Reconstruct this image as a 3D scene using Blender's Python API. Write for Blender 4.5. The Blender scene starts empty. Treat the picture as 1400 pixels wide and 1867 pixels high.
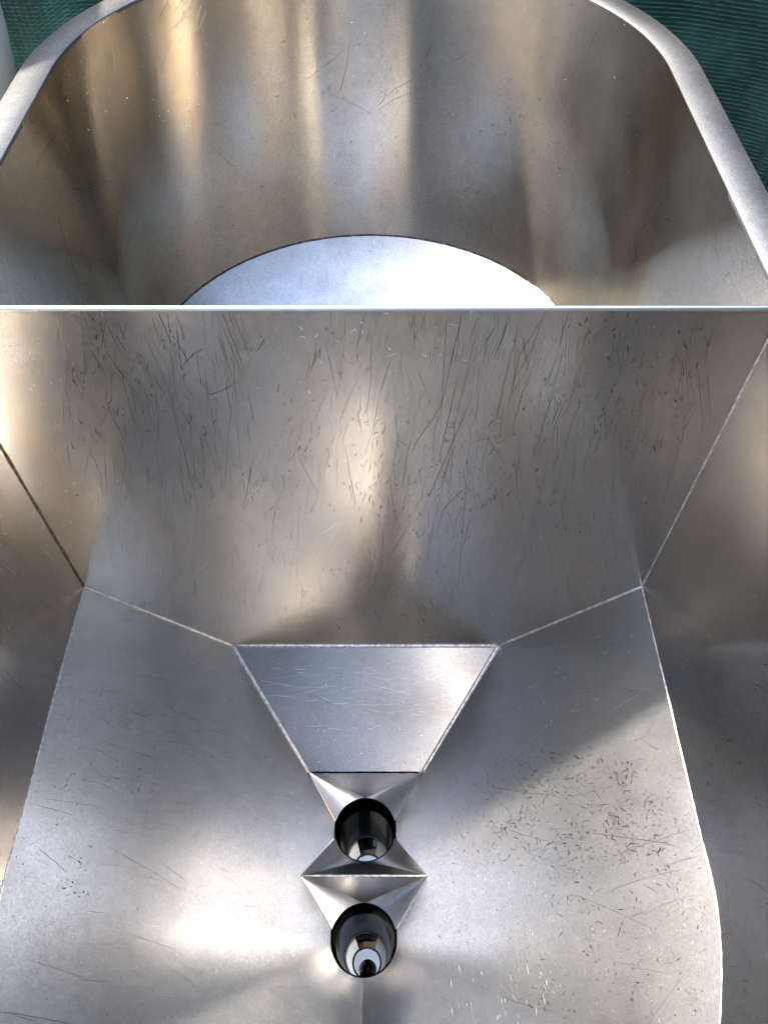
import bpy, math, random
from mathutils import Vector, noise

scene = bpy.context.scene
D = 0.3625                      # metres per layout unit (camera to divider)

# ------------------------------------------------------------------ camera
cam_d = bpy.data.cameras.new("camera")
cam_d.sensor_fit = 'VERTICAL'
cam_d.sensor_height = 24.0
cam_d.lens = 24.0 * 1400 / 1867
cam_d.clip_start = 0.01
cam_d.clip_end = 500
cam = bpy.data.objects.new("camera", cam_d)
scene.collection.objects.link(cam)
cam.location = (0.052 * D, -1.0 * D, 0.786 * D)
cam.rotation_euler = (math.radians(90 - 53), 0, 0)
scene.camera = cam

# ------------------------------------------------------------------ world, sun, exposure
SUN_EL = 55.5
SUN_AZ = -121.0                  # degrees from straight behind the camera (negative: to the left)
world = bpy.data.worlds.new("World")
scene.world = world
world.use_nodes = True
wn = world.node_tree.nodes
wl = world.node_tree.links
bg = wn["Background"]
sky = wn.new("ShaderNodeTexSky")
sky.sky_type = 'NISHITA'
sky.sun_disc = False
sky.sun_elevation = math.radians(SUN_EL)
# sun vector: x = sin(az), y = -cos(az)
sx, sy = math.sin(math.radians(SUN_AZ)), -math.cos(math.radians(SUN_AZ))
sky.sun_rotation = math.atan2(sx, sy)
sky.dust_density = 2.4
sky.ozone_density = 1.0
wl.new(sky.outputs[0], bg.inputs[0])
bg.inputs[1].default_value = 0.15
sun_d = bpy.data.lights.new("sun", 'SUN')
sun_d.energy = 2.0
sun_d.angle = math.radians(2.5)
sun_d.color = (1.0, 0.92, 0.79)
sun = bpy.data.objects.new("sun", sun_d)
scene.collection.objects.link(sun)
ce = math.cos(math.radians(SUN_EL))
sdir = Vector((sx * ce, sy * ce, math.sin(math.radians(SUN_EL))))
sun.rotation_euler = (-sdir).to_track_quat('-Z', 'Y').to_euler()
vs = scene.view_settings
vs.view_transform = 'Standard'
vs.look = 'None'
vs.exposure = 2.45
vs.gamma = 1.0
vs.use_curve_mapping = False
cy = scene.cycles
cy.max_bounces = 10
cy.glossy_bounces = 8
cy.sample_clamp_indirect = 8.0
cy.blur_glossy = 0.3
cy.use_denoising = True

# ------------------------------------------------------------------ node helpers
class NT:
    def __init__(self, tree):
        self.t = tree
    def n(self, typ, **kw):
        o = self.t.nodes.new(typ)
        for k, v in kw.items():
            setattr(o, k, v)
        return o
    def link(self, a, b):
        self.t.links.new(a, b)
    def put(self, sock, v):
        if isinstance(v, bpy.types.NodeSocket):
            self.link(v, sock)
        else:
            sock.default_value = v
    def m(self, op, a, b=None, c=None, clamp=False):
        o = self.n("ShaderNodeMath", operation=op, use_clamp=clamp)
        for i, v in enumerate((a, b, c)):
            if v is not None:
                self.put(o.inputs[i], v)
        return o.outputs[0]
    def vm(self, op, a, b=None):
        o = self.n("ShaderNodeVectorMath", operation=op)
        self.put(o.inputs[0], a)
        if b is not None:
            self.put(o.inputs[1], b)
        return o.outputs[0]
    def noise(self, vec, scale, detail=3.0, rough=0.55, dist=0.0):
        o = self.n("ShaderNodeTexNoise")
        self.put(o.inputs["Vector"], vec)
        o.inputs["Scale"].default_value = scale
        o.inputs["Detail"].default_value = detail
        o.inputs["Roughness"].default_value = rough
        o.inputs["Distortion"].default_value = dist
        return o.outputs["Fac"], o.outputs["Color"]
    def ramp(self, v, lo, hi, a=0.0, b=1.0):
        o = self.n("ShaderNodeMapRange", interpolation_type='SMOOTHSTEP')
        self.put(o.inputs[0], v)
        o.inputs[1].default_value = lo
        o.inputs[2].default_value = hi
        o.inputs[3].default_value = a
        o.inputs[4].default_value = b
        return o.outputs[0]
    def mix(self, f, a, b):
        o = self.n("ShaderNodeMix", data_type='RGBA')
        self.put(o.inputs["Factor"], f)
        for s, v in ((o.inputs[6], a), (o.inputs[7], b)):
            if isinstance(v, tuple):
                s.default_value = v if len(v) == 4 else (*v, 1)
            else:
                self.link(v, s)
        return o.outputs[2]
    def sep(self, v):
        o = self.n("ShaderNodeSeparateXYZ")
        self.link(v, o.inputs[0])
        return o.outputs
    def comb(self, x, y, z=0.0):
        o = self.n("ShaderNodeCombineXYZ")
        self.put(o.inputs[0], x); self.put(o.inputs[1], y); self.put(o.inputs[2], z)
        return o.outputs[0]

def new_mat(name):
    m = bpy.data.materials.new(name)
    m.use_nodes = True
    nt = m.node_tree
    return m, NT(nt), nt.nodes["Principled BSDF"]

def steel(name, base=(0.56, 0.543, 0.52), rough=0.14, rough2=0.42, haze=0.3, aniso=0.5, brush=0.012, stain=0.15, mottle=0.05,
          tarnish=0.0, tarnish_scale=(9.0, 1.2)):
    """brushed steel: a fairly sharp lobe plus a broad one from the fine scratching; tarnish: brown heat tint in streaks"""
    m, T, b = new_mat(name)
    nt = m.node_tree
    out = nt.nodes["Material Output"]
    nt.nodes.remove(b)
    uvn = T.n("ShaderNodeUVMap"); uvn.uv_map = "UVMap"
    geo = T.n("ShaderNodeNewGeometry")
    pos = T.n("ShaderNodeTexCoord").outputs["Object"]
    bf, _ = T.noise(T.vm('MULTIPLY', uvn.outputs[0], (25.0, 1900.0, 0)), 1.0, 1.0, 0.6)   # brush lines run along u
    sf, _ = T.noise(pos, 13.0, 2.0, 0.5)
    tint = T.mix(T.m('MULTIPLY', T.ramp(sf, 0.42, 0.72), stain), base, (base[0] * 0.62, base[1] * 0.56, base[2] * 0.48))
    if tarnish:
        tf, _ = T.noise(T.vm('MULTIPLY', uvn.outputs[0], (tarnish_scale[0], tarnish_scale[1], 0)), 1.0, 3.0, 0.6, 0.8)
        tint = T.mix(T.m('MULTIPLY', T.ramp(tf, 0.45, 0.68), tarnish), tint, (base[0] * 0.80, base[1] * 0.66, base[2] * 0.50))
    gf, _ = T.noise(pos, 620.0, 1.0, 0.6)
    mf, _ = T.noise(pos, 75.0, 3.0, 0.65, 1.0)
    vb = T.m('MULTIPLY_ADD', T.m('SUBTRACT', bf, 0.5), brush * 10, 1.0)
    vb = T.m('MULTIPLY', vb, T.m('MULTIPLY_ADD', T.m('SUBTRACT', gf, 0.5), 0.8, 1.0))
    vb = T.m('MULTIPLY', vb, T.m('MULTIPLY_ADD', T.m('SUBTRACT', mf, 0.5), 0.35, 1.0))
    col = T.vm('MULTIPLY', tint, T.comb(vb, vb, vb))
    h = T.vm('CROSS_PRODUCT', geo.outputs["Normal"], (0, 0, 1))
    tang = T.vm('NORMALIZE', T.vm('CROSS_PRODUCT', geo.outputs["Normal"], h))
    sh = []
    for r0, an in ((rough, aniso), (rough2, aniso * 0.6)):
        gl = T.n("ShaderNodeBsdfAnisotropic", distribution='GGX')
        T.link(col, gl.inputs["Color"])
        T.link(T.m('MULTIPLY_ADD', T.m('SUBTRACT', sf, 0.5), mottle * 2 * r0 / 0.2, r0), gl.inputs["Roughness"])
        gl.inputs["Anisotropy"].default_value = -an
        T.link(tang, gl.inputs["Tangent"])
        sh.append(gl)
    mx = T.n("ShaderNodeMixShader")
    T.link(T.m('MULTIPLY_ADD', T.m('SUBTRACT', sf, 0.5), 0.5 * haze, haze), mx.inputs[0])
    T.link(sh[0].outputs[0], mx.inputs[1])
    T.link(sh[1].outputs[0], mx.inputs[2])
    T.link(mx.outputs[0], out.inputs["Surface"])
    return m

# ------------------------------------------------------------------ mesh helpers
def make(name, verts, faces, mat, parent=None, uvs=None, smooth=True, scale=D):
    me = bpy.data.meshes.new(name)
    me.from_pydata([tuple(c * scale for c in v) for v in verts], [], faces)
    if uvs is not None:
        lay = me.uv_layers.new(name="UVMap")
        for l in me.loops:
            u = uvs[l.vertex_index]
            lay.data[l.index].uv = (u[0] * scale, u[1] * scale)
    if smooth:
        for p in me.polygons:
            p.use_smooth = True
    me.materials.append(mat)
    me.update()
    o = bpy.data.objects.new(name, me)
    scene.collection.objects.link(o)
    if parent is not None:
        o.parent = parent
    return o

def grid_faces(nu, nv, base=0, flip=False):
    f = []
    for i in range(nu):
        for j in range(nv):
            a = base + i * (nv + 1) + j
            q = (a, a + 1, a + nv + 2, a + nv + 1)
            f.append(q[::-1] if flip else q)
    return f

def tube(path, r, seg=8, closed=False, jitter=0.0, rng=None):
    """vertices and faces of a tube along path (layout units)"""
    vs_, fs = [], []
    n = len(path)
    P = [Vector(p) for p in path]
    for i, p in enumerate(P):
        if closed:
            t = P[(i + 1) % n] - P[i - 1]
        else:
            t = P[min(i + 1, n - 1)] - P[max(i - 1, 0)]
        t.normalize()
        a = Vector((0, 0, 1)) if abs(t.z) < 0.9 else Vector((1, 0, 0))
        u = t.cross(a).normalized()
        w = t.cross(u)
        rr = r * (1 + (rng.uniform(-jitter, jitter) if rng else 0))
        for k in range(seg):
            an = 2 * math.pi * k / seg
            vs_.append(tuple(p + u * (rr * math.cos(an)) + w * (rr * math.sin(an))))
    m = n if closed else n - 1
    for i in range(m):
        for k in range(seg):
            a = i * seg + k
            b_ = i * seg + (k + 1) % seg
            c = ((i + 1) % n) * seg + (k + 1) % seg
            d = ((i + 1) % n) * seg + k
            fs.append((a, b_, c, d))
    if not closed:
        fs.append(tuple(range(seg))[::-1])
        fs.append(tuple((n - 1) * seg + k for k in range(seg)))
    return vs_, fs

def line(a, b, n):
    return [tuple(a[k] + (b[k] - a[k]) * i / n for k in range(3)) for i in range(n + 1)]

def lathe(profile, seg, center=(0, 0, 0), closed=False):
    vs_, fs = [], []
    n = len(profile)
    for i in range(seg):
        an = 2 * math.pi * i / seg
        for (r, z) in profile:
            vs_.append((center[0] + r * math.cos(an), center[1] + r * math.sin(an), center[2] + z))
    for i in range(seg):
        for j in range(n - 1 if not closed else n):
            a = i * n + j
            b_ = i * n + (j + 1) % n
            c = ((i + 1) % seg) * n + (j + 1) % n
            d = ((i + 1) % seg) * n + j
            fs.append((a, d, c, b_))
    return vs_, fs

def empty(name, loc=(0, 0, 0)):
    o = bpy.data.objects.new(name, None)
    o.location = loc
    scene.collection.objects.link(o)
    return o

# ------------------------------------------------------------------ materials
m_div = steel("brushed_steel_divider", base=(0.50, 0.483, 0.458), rough=0.23, haze=0.10, aniso=0.4, tarnish=0.35, tarnish_scale=(14, 3), brush=0.016)
m_slope = steel("brushed_steel_slope", base=(0.52, 0.515, 0.505), rough=0.24, rough2=0.45, haze=0.15, aniso=0.15, brush=0.006, stain=0.3)
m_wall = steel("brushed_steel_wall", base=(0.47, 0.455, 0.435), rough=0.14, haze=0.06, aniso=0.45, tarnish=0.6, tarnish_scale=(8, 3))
m_wall_shaded = steel("brushed_steel_wall_shaded", base=(0.42, 0.415, 0.41), rough=0.14, haze=0.05, aniso=0.45, tarnish=0.1, tarnish_scale=(8, 3))  # the right wall's shade is put into this darker, greyer copy
m_rear = steel("rolled_steel_rear_wall", base=(0.52, 0.497, 0.455), rough=0.19, haze=0.12, aniso=0.65, tarnish=0.5, tarnish_scale=(6, 1.2))
m_dish = steel("spun_steel_floor", base=(0.60, 0.59, 0.565), rough=0.20, haze=0.4, aniso=0.6, stain=0.35)
m_chute = steel("steel_chute", base=(0.37, 0.355, 0.332), rough=0.22, haze=0.3, aniso=0.1, stain=0.3, brush=0.008)
m_pocket = steel("pressed_steel_pocket", base=(0.42, 0.41, 0.40), rough=0.24, haze=0.2, aniso=0.1, stain=0.3)
m_rim = steel("steel_rim", base=(0.22, 0.22, 0.218), rough=0.45, rough2=0.6, haze=0.4, aniso=0.0, stain=0.1)
m_bead, T_, b_ = new_mat("weld_bead")
b_.inputs["Metallic"].default_value = 1
nf, _ = T_.noise(T_.n("ShaderNodeTexCoord").outputs["Object"], 260.0, 2.0, 0.6)
T_.link(T_.mix(T_.ramp(nf, 0.38, 0.66), (0.70, 0.68, 0.64), (0.42, 0.385, 0.34)), b_.inputs["Base Color"])
b_.inputs["Roughness"].default_value = 0.42
m_edge, T_, b_ = new_mat("cut_steel_edge")
b_.inputs["Metallic"].default_value = 1
b_.inputs["Base Color"].default_value = (0.72, 0.71, 0.69, 1)
b_.inputs["Roughness"].default_value = 0.4
m_burn, T_, b_ = new_mat("dark_weld_seam")
b_.inputs["Metallic"].default_value = 1
nf, _ = T_.noise(T_.n("ShaderNodeTexCoord").outputs["Object"], 400.0, 2.0)
T_.link(T_.mix(T_.ramp(nf, 0.45, 0.65), (0.05, 0.04, 0.03), (0.16, 0.13, 0.10)), b_.inputs["Base Color"])
b_.inputs["Roughness"].default_value = 0.45
m_black, T_, b_ = new_mat("black_rubber")
b_.inputs["Base Color"].default_value = (0.0012, 0.0012, 0.0016, 1)
b_.inputs["Roughness"].default_value = 0.16
b_.inputs["Specular IOR Level"].default_value = 0.02
m_gloss, T_, b_ = new_mat("wet_black_plastic")
b_.inputs["Base Color"].default_value = (0.004, 0.004, 0.005, 1)
b_.inputs["Roughness"].default_value = 0.06
m_hose, T_, b_ = new_mat("clear_hose")
b_.inputs["Base Color"].default_value = (0.9, 0.93, 0.93, 1)
b_.inputs["Roughness"].default_value = 0.08
tr = T_.n("ShaderNodeBsdfTranslucent"); tr.inputs[0].default_value = (0.97, 0.985, 0.98, 1)
mx = T_.n("ShaderNodeMixShader"); mx.inputs[0].default_value = 0.75
T_.link(b_.outputs[0], mx.inputs[1]); T_.link(tr.outputs[0], mx.inputs[2])
T_.link(mx.outputs[0], m_hose.node_tree.nodes["Material Output"].inputs["Surface"])
m_plug, T_, b_ = new_mat("pale_plastic")
b_.inputs["Base Color"].default_value = (0.78, 0.83, 0.88, 1)
b_.inputs["Roughness"].default_value = 0.3
b_.inputs["Subsurface Weight"].default_value = 0.3
b_.inputs["Subsurface Radius"].default_value = (0.01, 0.01, 0.01)
m_white, T_, b_ = new_mat("white_plastic")
nf, _ = T_.noise(T_.n("ShaderNodeTexCoord").outputs["Object"], 12.0, 4.0)
T_.link(T_.mix(T_.ramp(nf, 0.4, 0.7), (0.82, 0.83, 0.81), (0.74, 0.75, 0.73)), b_.inputs["Base Color"])
b_.inputs["Roughness"].default_value = 0.4
m_wood, T_, b_ = new_mat("dark_wood")
p_ = T_.vm('MULTIPLY', T_.n("ShaderNodeTexCoord").outputs["Object"], (60, 6, 6))
nf, _ = T_.noise(p_, 1.0, 4.0)
T_.link(T_.mix(nf, (0.07, 0.045, 0.035), (0.16, 0.10, 0.075)), b_.inputs["Base Color"])
b_.inputs["Roughness"].default_value = 0.6
m_ground, T_, b_ = new_mat("ground_earth")
nf, _ = T_.noise(T_.n("ShaderNodeTexCoord").outputs["Object"], 7.0, 8.0, 0.65)
T_.link(T_.mix(nf, (0.16, 0.12, 0.085), (0.34, 0.27, 0.20)), b_.inputs["Base Color"])
b_.inputs["Roughness"].default_value = 0.9
m_net, T_, b_ = new_mat("green_shade_cloth")
pn = T_.n("ShaderNodeTexCoord").outputs["Object"]
un = T_.n("ShaderNodeUVMap"); un.uv_map = "UVMap"
nf, _ = T_.noise(pn, 16.0, 4.0)
nf2, _ = T_.noise(T_.vm('MULTIPLY', un.outputs[0], (30, 2.0, 0)), 1.0, 2.0)
yy = T_.sep(un.outputs[0])[1]
thr = T_.m('COSINE', T_.m('MULTIPLY', yy, 2 * math.pi))                 # the thicker threads
thr = T_.m('MULTIPLY', T_.ramp(thr, 0.55, 0.95), T_.ramp(nf2, 0.30, 0.55))
c1 = T_.mix(T_.ramp(nf, 0.35, 0.68), (0.003, 0.017, 0.013), (0.012, 0.046, 0.037))
c2 = T_.mix(thr, c1, (0.030, 0.092, 0.078))
T_.link(c2, b_.inputs["Base Color"])
b_.inputs["Roughness"].default_value = 0.6
tr = T_.n("ShaderNodeBsdfTranslucent")
T_.link(c2, tr.inputs[0])
mx = T_.n("ShaderNodeMixShader"); mx.inputs[0].default_value = 0.55
T_.link(b_.outputs[0], mx.inputs[1]); T_.link(tr.outputs[0], mx.inputs[2])
T_.link(mx.outputs[0], m_net.node_tree.nodes["Material Output"].inputs["Surface"])

# ------------------------------------------------------------------ ground
Z_GROUND = -2.6
g = make("ground", [(-80, -80, Z_GROUND), (80, -80, Z_GROUND), (80, 80, Z_GROUND), (-80, 80, Z_GROUND)],
         [(0, 1, 2, 3)], m_ground, smooth=False)
g["kind"] = "structure"

# ------------------------------------------------------------------ the tub
tub = empty("steel_basin", (0, 0, 0))
tub["label"] = "scratched stainless steel basin with a cross divider and funnel floor with two black outlets"
tub["category"] = "basin"

HW, R, YC = 0.69, 0.70, 0.85            # half width, rear radius, rear centre
EB, EY = 0.69, -0.66                    # front ellipse
ZF = -0.844                             # front corner level
ZR = -0.88                              # rear floor edge level
DIVT = 0.0028                           # half thickness of the divider

def rear_path(n_arc=72, n_str=10, off=0.0):
    """right side from y=0 round the back to the left side"""
    pts = []
    for i in range(n_str):
        t = i / n_str
        pts.append((HW + 0.01 * t + off, YC * t))
    for i in range(n_arc + 1):
        a = math.pi * i / n_arc
        pts.append(((R + off) * math.cos(a), YC + (R + off) * math.sin(a)))
    for i in range(1, n_str + 1):
        t = 1 - i / n_str
        pts.append((-(HW + 0.01 * t + off), YC * t))
    return pts

def front_path(n_arc=64, n_str=10, off=0.0):
    """left side from y=0 round the front to the right side"""
    pts = []
    for i in range(n_str):
        t = i / n_str
        pts.append((-(HW + off), EY * t))
    for i in range(n_arc + 1):
        a = math.pi + math.pi * i / n_arc
        pts.append(((HW + off) * math.cos(a), EY + (EB + off) * math.sin(a)))
    for i in range(1, n_str + 1):
        t = 1 - i / n_str
        pts.append((HW + off, EY * t))
    return pts

def wall_from(path, z0, z1, nz, name, mat, amp=0.0, flip=False, seed=0.0):
    vs_, uv = [], []
    s = 0.0
    for i, p in enumerate(path):
        if i:
            s += math.dist(p, path[i - 1])
        a = path[max(i - 1, 0)]; b = path[min(i + 1, len(path) - 1)]
        nx, ny = (b[1] - a[1]), -(b[0] - a[0])
        l = math.hypot(nx, ny); nx /= l; ny /= l
        for j in range(nz + 1):
            t = j / nz
            z = z0 + (z1 - z0) * t
            w = 0.0
            if amp:
                w = amp * noise.noise(Vector((s * 2.6 + seed, z * 0.7, 3.1))) + amp * 0.35 * noise.noise(Vector((s * 7.0 + seed, z * 0.9, 7.7)))
                w *= min(1, t * 6, (1 - t) * 6) * min(1, i / 3, (len(path) - 1 - i) / 3)
            vs_.append((p[0] + nx * w, p[1] + ny * w, z))
            uv.append((s, z))
    return make(name, vs_, grid_faces(len(path) - 1, nz, flip=flip), mat, tub, uv)

rear = wall_from(rear_path(), 0.0, ZR, 24, "rear_wall", m_rear, amp=0.006, flip=True)
rear["label"] = "curved rear wall with bright vertical streaks"
fp = front_path()
mid = len(fp) // 2
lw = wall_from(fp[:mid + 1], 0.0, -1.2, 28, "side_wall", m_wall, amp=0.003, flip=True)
rw = wall_from(fp[mid:], 0.0, -1.2, 28, "side_wall", m_wall_shaded, amp=0.003, flip=True, seed=5.0)

# outer shell
outer = rear_path(off=0.02) + front_path(off=0.02)[1:-1]
vs_, uv = [], []
s = 0
n = len(outer)
for i, p in enumerate(outer):
    for z in (-0.012, -0.5, -1.0, -1.52):
        vs_.append((p[0], p[1], z)); uv.append((i * 0.05, z))
fs = []
for i in range(n):
    for j in range(3):
        a = i * 4 + j; b2 = ((i + 1) % n) * 4 + j
        fs.append((a, a + 1, b2 + 1, b2))
make("outer_shell", vs_, fs, m_wall, tub, uv)

# rim flange: flat band with a turned-down outer lip
inn = rear_path() + front_path()[1:-1]
n = len(inn)
prof = [(0.0, -0.006), (0.0, 0.001), (0.002, 0.003), (0.070, 0.002), (0.073, 0.0), (0.074, -0.003), (0.074, -0.05)]
vs_, uv = [], []
s = 0
for i, p in enumerate(inn):
    a = inn[i - 1]; b2 = inn[(i + 1) % n]
    nx, ny = (b2[1] - a[1]), -(b2[0] - a[0])
    l = math.hypot(nx, ny) or 1
    nx /= l; ny /= l
    s += math.dist(p, a) if i else 0
    for (o_, z) in prof:
        vs_.append((p[0] + nx * o_, p[1] + ny * o_, z)); uv.append((s, o_))
k = len(prof)
fs = []
for i in range(n):
    for j in range(k - 1):
        a = i * k + j; b2 = ((i + 1) % n) * k + j
        fs.append((a, b2, b2 + 1, a + 1))
make("rim", vs_, fs, m_rim, tub, uv)

# rear floor: shallow dished cone
vs_, uv, fs = [], [], []
NA, NR_ = 96, 16
bp = rear_path(n_arc=72, n_str=12)
bp = bp + [(x, 0.004) for x in [-(HW) + 2 * HW * i / 24 for i in range(1, 24)]]
cx, cy_ = 0.0, 0.72
for i, p in enumerate(bp):
    for j in range(NR_ + 1):
        t = 1 - j / NR_ * 0.93
        x = cx + (p[0] - cx) * t; y = cy_ + (p[1] - cy_) * t
        z = ZR - 0.40 * (1 - t)
        vs_.append((x, y, z)); uv.append((math.atan2(y - cy_, x) * 0.6, t * 0.6))
n = len(bp)
for i in range(n):
    for j in range(NR_):
        a = i * (NR_ + 1) + j; b2 = ((i + 1) % n) * (NR_ + 1) + j
        fs.append((a, b2, b2 + 1, a + 1))
rfl = make("rear_floor", vs_, fs, m_dish, tub, uv)

# divider
def div_bottom(x):
    ax = abs(x)
    return -1.16 if ax <= 0.372 else -1.16 + (ax - 0.372) / (HW - 0.372) * (-0.844 + 1.16)
NXD, NZD = 60, 40
vs_, uv = [], []
for i in range(NXD + 1):
    x = -HW + 2 * HW * i / NXD
    zb = div_bottom(x)
    for j in range(NZD + 1):
        t = j / NZD
        z = 0.004 + (zb - 0.004) * t
        w = 0.006 * noise.noise(Vector((x * 1.8, z * 1.5, 9.0))) * min(1, 5 * t, 5 * (1 - t)) * min(1, 6 * (1 - abs(x) / HW))
        vs_.append((x, -DIVT + w, z)); uv.append((x, z))
fs = grid_faces(NXD, NZD, flip=False)
nb = len(vs_)
for (x, z) in ((-HW, 0.004), (HW, 0.004), (HW, -0.95), (-HW, -0.95)):
    vs_.append((x, DIVT, z)); uv.append((x, z))
fs.append((nb, nb + 1, nb + 2, nb + 3))
div = make("divider", vs_, fs, m_div, tub, uv)
div["label"] = "flat scratched divider panel with bright top edge"
pv, pf = [], []
# rounded top edge strip
prof = [(-DIVT - 0.0005, -0.002), (-DIVT - 0.0005, 0.003), (-DIVT * 0.6, 0.0045), (DIVT * 0.6, 0.0045), (DIVT + 0.0005, 0.003), (DIVT + 0.0005, -0.006)]
uv = []
for i in range(41):
    x = -HW + 2 * HW * i / 40
    for (y, z) in prof:
        pv.append((x, y, z)); uv.append((x, y + z))
pf = grid_faces(40, len(prof) - 1, flip=True)
make("top_edge", pv, pf, m_edge, div, uv)

# sloping side panels of the funnel with the rounded front apron
HOLES = (-0.42, -0.69)
HR, ZH = 0.085, -1.449
def inner_x(y):
    K = [(0, 0.372), (-0.285, 0.16), (-0.40, 0.0852), (-0.44, 0.0852), (-0.555, 0.165), (-0.67, 0.0852), (-0.69, 0.085)]
    for (y0, x0), (y1, x1) in zip(K, K[1:]):
        if y1 <= y <= y0:
            return x0 + (x1 - x0) * (y - y0) / (y1 - y0)
    return 0.085
def outer_x(y):
    return HW if y >= EY else HW * math.sqrt(1 - ((y - EY) / EB) ** 2)
WA, WS = 0.024, 7.9                      # depth and pattern of the sheet's waviness
APR = -0.30                              # the trough stays deeper towards the near end
def slope_panel(sgn):
    NC = 30
    rows = []
    ys = sorted(set([0, -0.285, -0.40, -0.44, -0.555, -0.67, -0.69] + [-0.69 * i / 46 for i in range(47)]), reverse=True)
    ys2 = [ys[0]]
    for y in ys[1:]:
        if ys2[-1] - y > 0.002:
            ys2.append(y)
    ys2[-1] = -0.69
    for y in ys2:
        rows.append(((outer_x(y), y, ZF), (inner_x(y), y, -1.534 + inner_x(y))))
    a0 = math.atan2((-0.69 - EY) / EB, outer_x(-0.69) / HW)
    NA_ = 40
    for i in range(1, NA_ + 1):
        t = i / NA_
        ao = a0 + (-math.pi / 2 - a0) * t
        ah = -math.pi / 2 * t
        rise = APR * max(0.0, (t - 0.3) / 0.7) ** 1.5
        rows.append(((HW * math.cos(ao), EY + EB * math.sin(ao), ZF + rise),
                     (HR * math.cos(ah), HOLES[1] + HR * math.sin(ah), ZH)))
    vs_, uv = [], []
    s = 0
    for i, (o_, q) in enumerate(rows):
        L = math.dist(o_, q)
        for j in range(NC + 1):
            t = j / NC
            p = [o_[k] + (q[k] - o_[k]) * t for k in range(3)]
            w = WA * noise.noise(Vector((p[0] * 2.2 + 4 * sgn, p[1] * 2.4, WS + sgn))) + 0.005 * noise.noise(Vector((p[0] * 7, p[1] * 6, WS + 4 + sgn)))
            w *= min(1, t * 5, (1 - t) * 3.5) * min(1, i / 5) * min(1, (len(rows) - 1 - i) / 14)
            for (dx, dy, dr, da) in ((0.215, -0.335, 0.04, -0.010), (0.205, -0.60, 0.035, -0.006), (0.63, -0.72, 0.07, -0.008), (0.50, -0.82, 0.10, 0.006), (0.14, -0.80, 0.07, 0.014), (0.06, -0.93, 0.08, -0.014), (0.30, -0.66, 0.20, 0.02), (0.55, -0.60, 0.12, -0.010)):
                w += da * math.exp(-((p[0] - dx) ** 2 + (p[1] - dy) ** 2) / (dr * dr)) * min(1, t * 5, (1 - t) * 8) * min(1, (len(rows) - 1 - i) / 14)
            vs_.append((sgn * (p[0] + w * 0.7), p[1], p[2] + w * 0.7))
            uv.append((p[1], L * (1 - t)))
    return make("slope_panel", vs_, grid_faces(len(rows) - 1, NC, flip=(sgn > 0)), m_slope, tub, uv), rows
sl, rows = slope_panel(-1)
sr, _ = slope_panel(1)

# rear chute panel between the slopes
vs_, uv = [], []
NX_, NY_ = 20, 14
for i in range(NX_ + 1):
    for j in range(NY_ + 1):
        t = j / NY_
        hw = 0.372 + (0.16 - 0.372) * t
        x = -hw + 2 * hw * i / NX_
        w = -0.010 * math.sin(math.pi * t) * math.sin(math.pi * i / NX_)
        vs_.append((x, -0.285 * t, -1.16 + (-1.374 + 1.16) * t + w)); uv.append((x, t * 0.36))
chute = make("chute_panel", vs_, grid_faces(NX_, NY_, flip=False), m_chute, tub, uv)
chute["label"] = "small trapezoid chute panel below the divider"

# outlet pockets: square-to-round transitions
def pocket(yc, y0, y1, has_front):
    zt = -1.374
    xe = {y0: 0.16 if y0 > -0.3 else 0.165, y1: 0.165}
    N = 10
    vs_, fs, uv = [], [], []
    def cone(corner, a0, a1):
        b0 = len(vs_)
        NR2 = 6
        for i in range(N + 1):
            a = a0 + (a1 - a0) * i / N
            q = (HR * math.cos(a), yc + HR * math.sin(a), ZH)
            for j in range(NR2 + 1):
                t = 0.02 + 0.98 * j / NR2
                p = tuple(corner[k] + (q[k] - corner[k]) * t for k in range(3))
                vs_.append(p); uv.append((p[0], p[1]))
        for i in range(N):
            for j in range(NR2):
                a = b0 + i * (NR2 + 1) + j
                fs.append((a, a + 1, a + NR2 + 2, a + NR2 + 1))
    h = math.pi / 2
    cone((xe[y0], y0, zt), 0.27, h)
    cone((-xe[y0], y0, zt), h, 2 * h - 0.27)
    if has_front:
        cone((-xe[y1], y1, zt), 2 * h + 0.27, 3 * h)
        cone((xe[y1], y1, zt), 3 * h, 4 * h - 0.27)
    o = make("outlet_pocket", vs_, fs, m_pocket, tub, uv)
    def facet(y, sgn):
        n_ = 8
        v, u = [], []
        apex = (0, yc + sgn * HR, ZH)
        for i in range(n_ + 1):
            x = -xe[y] + 2 * xe[y] * i / n_
            for j in range(n_ + 1):
                t = j / n_ * 0.985
                p = tuple((x, y, zt)[k] + (apex[k] - (x, y, zt)[k]) * t for k in range(3))
                v.append(p); u.append((p[0], p[1]))
        make("facet", v, grid_faces(n_, n_, flip=(sgn < 0)), m_pocket, o, u)
    facet(y0, 1)
    if has_front:
        facet(y1, -1)
    return o
pocket(HOLES[0], -0.285, -0.555, True)
pocket(HOLES[1], -0.555, -0.825, False)

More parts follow.
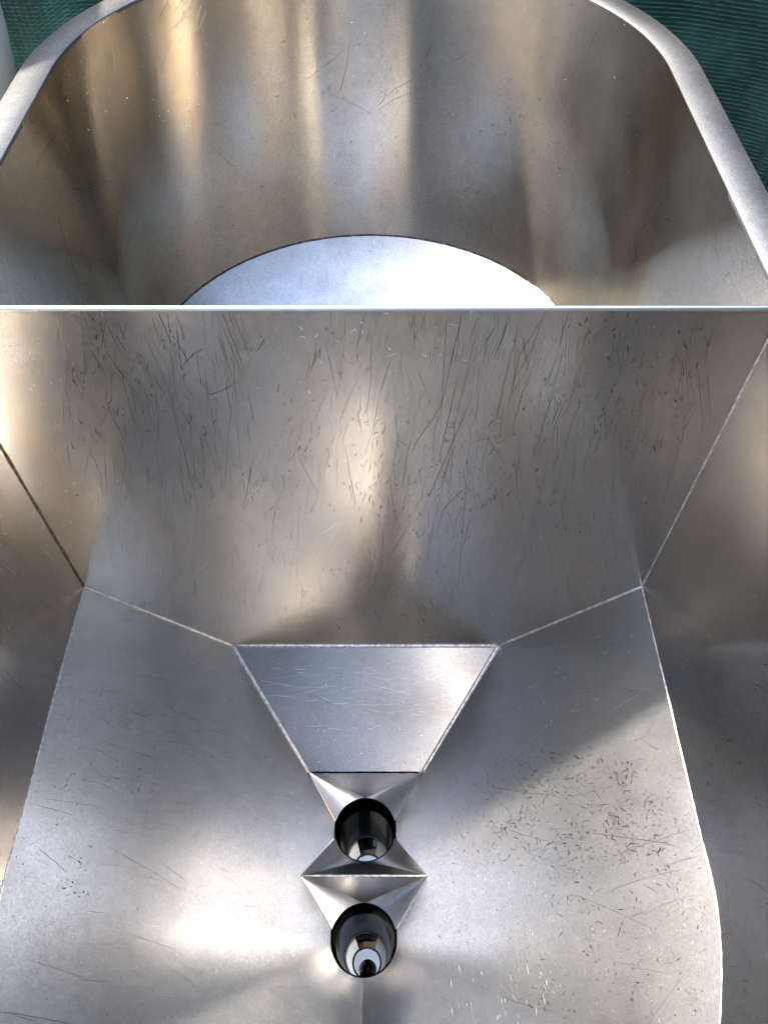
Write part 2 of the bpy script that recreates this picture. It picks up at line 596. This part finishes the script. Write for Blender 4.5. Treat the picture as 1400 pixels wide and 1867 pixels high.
# weld beads and seams
rng = random.Random(4)
def bead(name, pts, r, mat, n=40, jit=0.15):
    path = []
    for a, b2 in zip(pts, pts[1:]):
        path += line(a, b2, n)[:-1]
    path.append(pts[-1])
    path = [(p[0] + rng.uniform(-1, 1) * r * jit, p[1] + rng.uniform(-1, 1) * r * jit, p[2] + rng.uniform(-1, 1) * r * jit) for p in path]
    v, f = tube(path, r, 8, jitter=jit, rng=rng)
    return make(name, v, f, mat, tub)
for sg in (-1, 1):
    bead("weld_seam", [(sg * HW, -DIVT, -0.002), (sg * HW, -DIVT, ZF)], 0.0032 if sg < 0 else 0.0022, m_burn if sg < 0 else m_bead)
    bead("weld_seam", [(sg * HW, -DIVT, ZF), (sg * 0.372, -DIVT, -1.16)], 0.0035, m_bead)
    bead("weld_seam", [(sg * 0.372, -DIVT, -1.16), (sg * 0.16, -0.285, -1.374)], 0.005, m_bead, jit=0.05)
    ed = [(sg * r_[0][0], r_[0][1], r_[0][2]) for r_ in rows]
    bead("weld_seam", ed, 0.0022, m_bead, n=2, jit=0.2)
bead("weld_seam", [(-0.372, -DIVT, -1.16), (0.372, -DIVT, -1.16)], 0.006, m_bead, jit=0.06)
bead("weld_seam", [(x, y, ZR) for (x, y) in [(q[0] * 0.997, YC + (q[1] - YC) * 0.997) for q in rear_path(36, 6)]], 0.0016, m_burn, n=3, jit=0.3)  # rear floor weld, its dark tone also painting the shading line there
bead("ridge", [(-0.165, -0.555, -1.372), (0.165, -0.555, -1.372)], 0.0028, m_bead, jit=0.1)
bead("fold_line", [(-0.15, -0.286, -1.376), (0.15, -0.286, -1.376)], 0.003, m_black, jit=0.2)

# black outlet sleeves, each with a translucent hose below and a black stopper
def sleeve(yc, big):
    c = (0, yc, ZH)
    prof = [(HR + 0.004, -0.012), (HR + 0.001, -0.001), (HR - 0.002, 0.001), (HR - 0.004, -0.006), (HR - 0.006, -0.07), (0.0765, -0.078), (0.0755, -0.10),
            (0.0635, -0.325), (0.0625, -0.33), (0.072, -0.335), (0.090, -0.02)]
    v, f = lathe(prof, 56, c, closed=True)
    o = make("outlet_sleeve", v, f, m_black, tub)
    v, f = lathe([(0.063, -0.322), (0.060, -0.326), (0.057, -0.335), (0.045, -0.45), (0.044, -0.46), (0.048, -0.46), (0.058, -0.34)], 56, c, closed=True)
    make("hose", v, f, m_hose, o)
    for mid_, half in ((math.pi / 2, 0.6), (-math.pi / 2, 0.6)):      # black strips painting in the shaded back and front of the hose
        v, f = [], []
        prof = [(0.0605, -0.321), (0.0560, -0.330), (0.0425, -0.452), (0.0385, -0.456), (0.0385, -0.466)]
        for i in range(17):
            a = mid_ - half + 2 * half * i / 16
            for (r_, z_) in prof:
                v.append((r_ * math.cos(a), yc + r_ * math.sin(a), ZH + z_))
        make("hose_shade_strip", v, grid_faces(16, len(prof) - 1), m_gloss, o)
    v, f = tube([(0.0425 * math.cos(2 * math.pi * i / 40), yc + 0.0425 * math.sin(2 * math.pi * i / 40), ZH - 0.455) for i in range(40)], 0.0035, 8, closed=True)
    make("hose_lip", v, f, m_gloss, o)
    k_ = 1.0 if big else 0.85
    v, f = lathe([(0.0001, 0.030), (0.009 * k_, 0.0285), (0.018 * k_, 0.023), (0.0245 * k_, 0.012), (0.0265 * k_, 0.0), (0.0265 * k_, -0.05), (0.0001, -0.05)], 24, (0.004, yc - 0.026, ZH - (0.37 if big else 0.40)))
    make("stopper", v, [q[::-1] for q in f], m_gloss, o)
    return o
for hy, big in zip(HOLES, (False, True)):
    sleeve(hy, big)

# legs
for (x, y) in ((-0.62, 1.15), (0.62, 1.15), (-0.6, -0.95), (0.6, -0.95)):
    v, f = tube([(x, y, -1.53), (x, y, Z_GROUND)], 0.05, 16)
    make("leg", v, f, m_wall, tub)

# lidded bucket added under the two outlets as a pale, lit surface
bk = empty("lidded_bucket", (0, -0.56 * D, Z_GROUND * D))
bk["label"] = "added pale lidded bucket under the basin, seen only through the two black outlets"
bk["category"] = "bucket"
v, f = lathe([(0.0001, 0.0), (0.26, 0.0), (0.30, 0.42), (0.29, 0.42), (0.0001, 0.40)], 48)
make("body", v, f, m_plug, bk)
v, f = lathe([(0.315, 0.39), (0.318, 0.43), (0.31, 0.437), (0.29, 0.438), (0.285, 0.43), (0.0001, 0.43)], 48)
make("lid", v, f, m_plug, bk)

# ------------------------------------------------------------------ scratches: thin marks lying on the sheet metal
from mathutils.bvhtree import BVHTree
def mark_mat(name, col, rough):
    m, T, b = new_mat(name)
    b.inputs["Metallic"].default_value = 1.0
    b.inputs["Base Color"].default_value = (*col, 1)
    b.inputs["Roughness"].default_value = rough
    return m
m_mark = (mark_mat("scratch_dark", (0.04, 0.035, 0.03), 0.6), mark_mat("scratch_mid", (0.13, 0.12, 0.11), 0.42),
          mark_mat("scratch_bright", (0.93, 0.91, 0.88), 0.5), mark_mat("scratch_faint", (0.22, 0.21, 0.195), 0.35))
CAMP = Vector(cam.location)
FW = Vector((0, math.cos(math.radians(53)), -math.sin(math.radians(53))))
UP = Vector((0, math.sin(math.radians(53)), math.cos(math.radians(53))))
def sight(px, py):
    return (FW * 1400 + Vector((1, 0, 0)) * (px - 700) - UP * (py - 933)).normalized()

class Marks:
    def __init__(self, obj, seed):
        self.o = obj
        me = obj.data
        self.bvh = BVHTree.FromPolygons([tuple(v.co) for v in me.vertices], [tuple(p.vertices) for p in me.polygons])
        self.v, self.f, self.m = [], [], []
        self.r = random.Random(seed)
    def stroke(self, pts, width, mat):
        P = []
        for (x, y) in pts:
            d = sight(x, y)
            h = self.bvh.ray_cast(CAMP, d)
            if h[0] is None:
                continue
            n = h[1] if h[1].dot(d) < 0 else -h[1]
            P.append((h[0] + n * 0.00012, n))
        if len(P) < 2:
            return
        for a, b2 in zip(P, P[1:]):
            if (a[0] - b2[0]).length > 0.06:
                return
        b0 = len(self.v)
        L = len(P)
        for i, (p, n) in enumerate(P):
            t = P[min(i + 1, L - 1)][0] - P[max(i - 1, 0)][0]
            if t.length < 1e-7:
                t = Vector((1, 0, 0))
            sd = t.normalized().cross(n)
            q = i / (L - 1)
            w = 0.74 * width * (0.25 + 0.75 * math.sin(math.pi * min(max(q, 0.04), 0.96))) * self.r.uniform(0.6, 1.25) * 0.5
            self.v.append(tuple(p + sd * w)); self.v.append(tuple(p - sd * w))
        for i in range(L - 1):
            a = b0 + 2 * i
            self.f.append((a, a + 1, a + 3, a + 2)); self.m.append(mat)
    def line(self, x, y, ang, length, bend=0.1, width=0.0003, mat=0, wob=0.0):
        n = max(3, int(length / 9) + 2)
        c, s_ = math.cos(ang), math.sin(ang)
        pts = []
        k_ = self.r.uniform(-bend, bend)
        ph = self.r.uniform(0, 6.28)
        for i in range(n):
            t = (i / (n - 1) - 0.5)
            o_ = k_ * length * (t * t * 4 - 1) * 0.5 + wob * math.sin(ph + t * 9)
            pts.append((x + c * t * length - s_ * o_, y + s_ * t * length + c * o_))
        self.stroke(pts, width, mat)
    def field(self, n, box, ang, spread, l0, l1, width=0.0003, mats=(0, 1), bend=0.04, wob=0.1, gauss=False):
        x0_, y0_, x1_, y1_ = box
        R_ = self.r
        for _ in range(n):
            if gauss:
                x = R_.gauss((x0_ + x1_) / 2, (x1_ - x0_) / 4); y = R_.gauss((y0_ + y1_) / 2, (y1_ - y0_) / 4)
            else:
                x = R_.uniform(x0_, x1_); y = R_.uniform(y0_, y1_)
            l = l0 + (l1 - l0) * R_.random() ** 2
            self.line(x, y, math.radians(R_.gauss(ang, spread)), l, bend, width * (0.35 + 1.5 * R_.random() ** 2), R_.choice(mats), wob)
    def clusters(self, n, per, box, rad, ang, spread, l0, l1, **k):
        x0_, y0_, x1_, y1_ = box
        for _ in range(n):
            x = self.r.uniform(x0_, x1_); y = self.r.uniform(y0_, y1_)
            rr = rad * self.r.uniform(0.5, 1.5)
            self.field(self.r.randint(max(1, per // 2), per), (x - rr, y - rr, x + rr, y + rr), ang + self.r.gauss(0, spread * 0.4), spread, l0, l1, gauss=True, **k)
    def build(self):
        me = bpy.data.meshes.new("scratches")
        me.from_pydata(self.v, [], self.f)
        for m in m_mark:
            me.materials.append(m)
        me.polygons.foreach_set("material_index", self.m)
        o = bpy.data.objects.new("scratches", me)
        scene.collection.objects.link(o)
        o.parent = self.o
        o["kind"] = "stuff"
        return o

# divider
K = Marks(div, 11)
K.field(26, (120, 575, 340, 760), 66, 9, 60, 240, width=0.00034, mats=(0, 1, 3), bend=0.015)
K.field(30, (300, 570, 440, 830), 80, 8, 50, 230, width=0.00034, mats=(0, 1, 3), bend=0.015)
K.field(26, (780, 580, 870, 980), 99, 5, 80, 330, width=0.00036, mats=(0, 1, 3), bend=0.015)
K.field(30, (860, 575, 1010, 820), 104, 7, 60, 220, width=0.00034, mats=(0, 1, 3), bend=0.015)
K.field(22, (560, 600, 780, 900), 92, 14, 40, 170, width=0.0003, mats=(1, 3, 3), bend=0.060)
K.field(30, (1000, 600, 1260, 820), 104, 8, 30, 130, width=0.0003, mats=(0, 1, 3), bend=0.050)
K.field(60, (420, 800, 980, 1140), 95, 38, 25, 120, width=0.00028, mats=(1, 3, 3), bend=0.125)
K.field(14, (150, 600, 1150, 1050), 140, 40, 40, 130, width=0.00022, mats=(0, 1, 3), bend=0.175)
K.clusters(26, 14, (110, 575, 360, 800), 26, 70, 30, 3, 15, width=0.00055, mats=(0, 0, 1, 3))
K.clusters(16, 10, (330, 600, 700, 820), 30, 100, 30, 3, 16, width=0.0004, mats=(0, 1, 3))
K.clusters(36, 14, (640, 720, 1000, 960), 34, 95, 40, 3, 14, width=0.00055, mats=(0, 0, 1, 3))
K.clusters(40, 12, (500, 850, 880, 1140), 34, 60, 60, 2, 11, width=0.00055, mats=(0, 0, 1, 3))
K.clusters(36, 13, (980, 580, 1290, 800), 32, 100, 25, 3, 15, width=0.00055, mats=(0, 0, 1, 3))
K.field(260, (100, 575, 1200, 1100), 90, 60, 2, 8, width=0.00035, mats=(0, 1, 3))
K.field(34, (500, 566, 1000, 660), 30, 40, 5, 26, width=0.0004, mats=(2,))
K.field(40, (80, 575, 1250, 1080), 80, 50, 2, 6, width=0.00022, mats=(2,))
K.field(230, (110, 572, 460, 900), 76, 12, 14, 110, width=0.00022, mats=(0, 1, 3), bend=0.015)
K.field(300, (560, 572, 1290, 900), 101, 11, 14, 110, width=0.00022, mats=(0, 1, 3), bend=0.015)
K.field(160, (420, 860, 900, 1130), 90, 35, 12, 70, width=0.0002, mats=(0, 1, 3), bend=0.075)
K.field(700, (60, 572, 1300, 1130), 90, 50, 2, 8, width=0.0003, mats=(0, 1, 3))
K.field(60, (60, 572, 1300, 1000), 90, 40, 2, 7, width=0.0008, mats=(0, 1, 3))
K.field(1500, (40, 572, 1330, 1130), 92, 40, 1.5, 5, width=0.0004, mats=(0, 1, 3, 3))
K.field(420, (60, 572, 1320, 1100), 90, 9, 10, 90, width=0.00016, mats=(1, 3, 3), bend=0.020)
K.field(500, (200, 850, 1150, 1150), 80, 45, 3, 14, width=0.0003, mats=(0, 1, 3), bend=0.100)
# a few single marks
for pts in (((205, 598), (214, 582), (226, 612), (232, 585), (243, 610)), ((716, 826), (726, 800), (740, 812), (748, 820)),
            ((812, 716), (790, 762), (762, 800), (748, 828)), ((470, 606), (482, 618), (472, 636), (464, 640)),
            ((330, 670), (352, 645), (366, 638)), ((365, 724), (392, 716), (416, 706), (436, 692)), ((845, 890), (830, 905), (806, 930)),
            ((575, 640), (572, 662)), ((584, 634), (583, 652)), ((232, 640), (226, 632), (210, 610), (196, 594))):
    K.stroke([(a[0] + (b2[0] - a[0]) * t / 4, a[1] + (b2[1] - a[1]) * t / 4) for a, b2 in zip(pts, pts[1:]) for t in range(4)] + [pts[-1]], 0.0005, 0)
K.build()

# right slope: heavily worn
K = Marks(sr, 12)
K.clusters(46, 22, (900, 1370, 1230, 1560), 34, 35, 60, 3, 14, width=0.00082, mats=(0, 0, 1, 3))
K.clusters(40, 13, (960, 1540, 1290, 1860), 40, 60, 50, 2, 12, width=0.00082, mats=(0, 0, 1, 3))
K.clusters(12, 10, (860, 1420, 980, 1560), 40, 20, 50, 2, 10, width=0.00060, mats=(0, 1, 3))
K.field(26, (960, 1330, 1240, 1560), -14, 16, 40, 170, width=0.00033, mats=(0, 1, 3), bend=0.100)
K.field(16, (900, 1380, 1250, 1600), 35, 20, 40, 140, width=0.00030, mats=(1, 3, 3), bend=0.100)
K.field(16, (950, 1550, 1290, 1860), 4, 20, 50, 200, width=0.00030, mats=(1, 3, 3), bend=0.075)
K.field(420, (820, 1290, 1290, 1860), 60, 60, 2, 8, width=0.00045, mats=(0, 1, 3, 3))
K.field(380, (880, 1370, 1240, 1570), 40, 60, 3, 14, width=0.00038, mats=(0, 1, 3))
K.field(900, (800, 1150, 1300, 1860), 60, 60, 1.5, 5, width=0.00060, mats=(0, 1, 3, 3))
K.field(18, (930, 1150, 1180, 1330), -15, 20, 20, 90, width=0.00024, mats=(1, 3, 3), bend=0.075)
K.field(45, (820, 1760, 1010, 1867), 78, 8, 6, 26, width=0.00024, mats=(2,), bend=0.050)
K.field(30, (850, 1600, 1280, 1860), 85, 14, 4, 12, width=0.00014, mats=(2,), bend=0.050)
for pts in (((1058, 1516), (1120, 1524), (1210, 1536), (1245, 1548)), ((1168, 1610), (1190, 1622), (1200, 1630)), ((1060, 1420), (1050, 1414), (1062, 1408), (1066, 1414)),
            ((1140, 1690), (1134, 1680), (1128, 1700), (1125, 1710))):
    K.stroke([(a[0] + (b2[0] - a[0]) * t / 5, a[1] + (b2[1] - a[1]) * t / 5) for a, b2 in zip(pts, pts[1:]) for t in range(5)] + [pts[-1]], 0.00055, 0)
K.build()
# left slope: sparse wear
K = Marks(sl, 13)
K.field(30, (110, 1260, 360, 1480), 14, 10, 30, 140, width=0.00028, mats=(1, 3, 3), bend=0.075)
K.field(14, (60, 1480, 330, 1680), 20, 12, 30, 130, width=0.00025, mats=(1, 3, 3), bend=0.075)
K.field(8, (20, 1760, 330, 1860), 3, 16, 60, 200, width=0.00028, mats=(1, 3, 3), bend=0.050)
K.clusters(22, 9, (100, 1250, 380, 1460), 34, 20, 50, 2, 9, width=0.00049, mats=(0, 1, 3))
K.field(330, (30, 1200, 540, 1860), 60, 60, 2, 7, width=0.00042, mats=(0, 1, 3, 3))
K.clusters(5, 12, (70, 1560, 150, 1640), 20, 60, 60, 2, 10, width=0.00070, mats=(0, 1, 3))
K.field(700, (20, 1120, 560, 1860), 60, 60, 1.5, 5, width=0.00056, mats=(0, 1, 3, 3))
K.field(60, (60, 1200, 500, 1800), 15, 15, 20, 120, width=0.00022, mats=(1, 3, 3), bend=0.015)
K.field(10, (480, 1480, 560, 1700), 80, 30, 2, 8, width=0.00056, mats=(2,))
K.build()
# side walls
K = Marks(rw, 14)
K.clusters(34, 10, (1240, 1180, 1400, 1860), 36, 60, 60, 2, 14, width=0.00055, mats=(0, 0, 1, 3))
K.field(260, (1200, 1080, 1400, 1860), 60, 60, 2, 8, width=0.0003, mats=(0, 1, 3))
K.field(14, (1240, 1150, 1400, 1860), 10, 40, 30, 120, width=0.0002, mats=(0, 1, 3), bend=0.200, wob=2)
K.build()
K = Marks(lw, 15)
K.field(26, (0, 960, 110, 1260), 55, 12, 20, 110, width=0.0002, mats=(0, 1, 3), bend=0.075)
K.field(200, (0, 900, 130, 1600), 60, 50, 2, 8, width=0.0003, mats=(0, 1, 3))
K.clusters(16, 9, (0, 950, 120, 1500), 30, 50, 40, 2, 10, width=0.0004, mats=(0, 1, 3))
K.build()
# rear wall
K = Marks(rear, 16)
for pts in (((135, 342), (150, 345), (166, 346), (186, 338), (200, 330), (228, 330)), ((162, 486), (174, 474), (190, 470), (212, 482), (228, 484)),
            ((102, 380), (120, 440), (138, 500), (152, 556)), ((700, 178), (724, 160), (756, 142), (790, 120)), ((760, 130), (776, 104), (786, 84), (800, 92)),
            ((690, 200), (716, 182), (748, 168)), ((812, 96), (826, 112), (846, 100), (858, 96)), ((380, 258), (410, 290), (430, 304)),
            ((614, 170), (622, 160), (632, 120), (640, 60)), ((686, 196), (700, 180), (704, 160)), ((1100, 40), (1080, 70), (1074, 90))):
    K.stroke([(a[0] + (b2[0] - a[0]) * t / 6, a[1] + (b2[1] - a[1]) * t / 6) for a, b2 in zip(pts, pts[1:]) for t in range(6)] + [pts[-1]], 0.0006, 1)
K.clusters(30, 8, (520, 60, 1000, 380), 34, 110, 40, 2, 12, width=0.0005, mats=(0, 1, 3))
K.field(130, (220, 10, 1120, 420), 90, 60, 2, 10, width=0.0005, mats=(1, 1, 0))
K.clusters(16, 9, (80, 230, 220, 540), 26, 65, 25, 3, 22, width=0.0005, mats=(1, 3, 3))
K.field(20, (300, 60, 1050, 400), 70, 50, 40, 120, width=0.0003, mats=(1, 3, 3), bend=0.150)
K.field(900, (40, 5, 1360, 555), 90, 60, 1.5, 6, width=0.0005, mats=(1, 1, 0))
K.field(120, (60, 5, 1340, 500), 90, 25, 15, 90, width=0.00025, mats=(1, 3, 3), bend=0.050)
K.field(14, (300, 2, 370, 60), 118, 10, 20, 60, width=0.0005, mats=(2,), bend=0.050)
K.field(34, (120, 5, 400, 240), 90, 60, 1.5, 5, width=0.0006, mats=(2,))
K.field(14, (400, 20, 1150, 300), 90, 60, 1.5, 5, width=0.0005, mats=(2,))
K.build()
# rear floor
K = Marks(rfl, 18)
K.field(70, (330, 440, 980, 556), 80, 25, 3, 30, width=0.0004, mats=(1, 2), bend=0.050)
K.field(160, (330, 440, 980, 556), 80, 60, 1.5, 6, width=0.0006, mats=(1, 1, 0))
K.build()
# chute
K = Marks(chute, 17)
K.field(60, (500, 1210, 830, 1300), 3, 7, 20, 120, width=0.0002, mats=(2,), bend=0.050)
K.field(90, (480, 1200, 850, 1390), 40, 60, 1.5, 6, width=0.00035, mats=(2,))
K.field(30, (540, 1270, 760, 1330), 12, 14, 10, 50, width=0.0002, mats=(2,), bend=0.050)
K.field(40, (480, 1200, 850, 1390), 40, 60, 1.5, 7, width=0.0003, mats=(1, 3, 3))
K.build()

# ------------------------------------------------------------------ background things
# green shade cloth hanging behind the basin, ribbed
RIB = 0.0135
z0, z1 = Z_GROUND + 0.02, 1.2
# plan of the cloth: behind the basin; unseen run round right and near side added to darken reflections
plan = []
for i in range(91):
    x = -3.4 + 4.6 * i / 90
    y = 2.12 + 0.09 * math.sin(x * 2.3 + 0.6) + 0.04 * math.sin(x * 6.1)
    if x > 0.3:
        y -= 0.30 * (x - 0.3) ** 1.2
    plan.append((x, y))
ex, ey = plan[-1]
for i in range(1, 131):
    t = i / 60
    an = 0.42 + 0.95 * min(1, t * 2.2) + 1.25 * min(1, max(0, (t - 1.2) * 1.6))
    ex += math.cos(an) * 0.058
    ey -= math.sin(an) * 0.058
    plan.append((ex + 0.03 * math.sin(i * 0.5), ey))
NX_ = len(plan) - 1
nz = int((z1 - z0) / RIB) * 4
vs_, fs, uv = [], [], []
for i, (px_, py_) in enumerate(plan):
    a = plan[max(i - 1, 0)]; b2 = plan[min(i + 1, NX_)]
    nx, ny = (b2[1] - a[1]), -(b2[0] - a[0])
    l = math.hypot(nx, ny); nx /= l; ny /= l
    u_ = i * 0.055
    for j in range(nz + 1):
        top = z1 - 0.9 * min(1, max(0, (2.6 - u_) / 1.2)) + 2.6 * min(1, max(0, (u_ - 5.2) / 2.2))  # raised on the added right run to darken corner reflections
        z = z0 + (top - z0) * j / nz
        sag = 0.03 * math.sin(u_ * 1.7)
        f_ = 0.06 * noise.noise(Vector((u_ * 1.6, z * 1.1, 4.0))) + 0.012 * noise.noise(Vector((u_ * 6, z * 5, 2.0)))
        rib = 0.0050 * math.cos(2 * math.pi * (z + sag) / RIB) * (1 + 0.5 * noise.noise(Vector((u_ * 9, z * 14, 8.0))))
        w = f_ + rib
        vs_.append((px_ + nx * w, py_ + ny * w, z)); uv.append((u_ / D, (z + sag) / RIB / D))
net = make("shade_cloth", vs_, grid_faces(NX_, nz), m_net, None, uv)
net["label"] = "dark green ribbed shade netting hanging behind the basin, with an added run round the right"
net["category"] = "shade net"

# white pot standing on a dark stool at the far left
pot = empty("white_pot", (-1.265 * D, 1.26 * D, -0.29 * D))
pot["label"] = "white plastic pot beyond the left rim of the basin"
pot["category"] = "pot"
v, f = lathe([(0.0001, 0.0), (0.24, 0.0), (0.262, 0.008), (0.268, 0.05), (0.266, 0.062), (0.272, 0.066), (0.29, 0.20), (0.305, 0.40), (0.325, 0.75), (0.31, 0.75), (0.28, 0.2), (0.25, 0.07), (0.0001, 0.06)], 64)
make("body", v, [q[::-1] for q in f], m_white, pot)
v, f = tube([(0.332 * math.cos(2 * math.pi * i / 48), 0.332 * math.sin(2 * math.pi * i / 48), 0.75) for i in range(48)], 0.014, 8, closed=True)
make("lip", v, f, m_white, pot)
stool = empty("wooden_stool", (-1.28 * D, 1.26 * D, Z_GROUND * D))
stool["label"] = "dark brown wooden stool under the white pot"
stool["category"] = "stool"
hs = -0.292 - Z_GROUND
v, f = lathe([(0.0001, hs - 0.07), (0.30, hs - 0.07), (0.315, hs - 0.06), (0.315, hs - 0.01), (0.305, hs), (0.0001, hs)], 48)
make("seat", v, f, m_wood, stool)
for a in range(4):
    an = math.pi / 4 + a * math.pi / 2
    v, f = tube([(0.22 * math.cos(an), 0.22 * math.sin(an), hs - 0.07), (0.36 * math.cos(an), 0.40 * math.sin(an), 0)], 0.035, 12)
    make("leg", v, f, m_wood, stool)
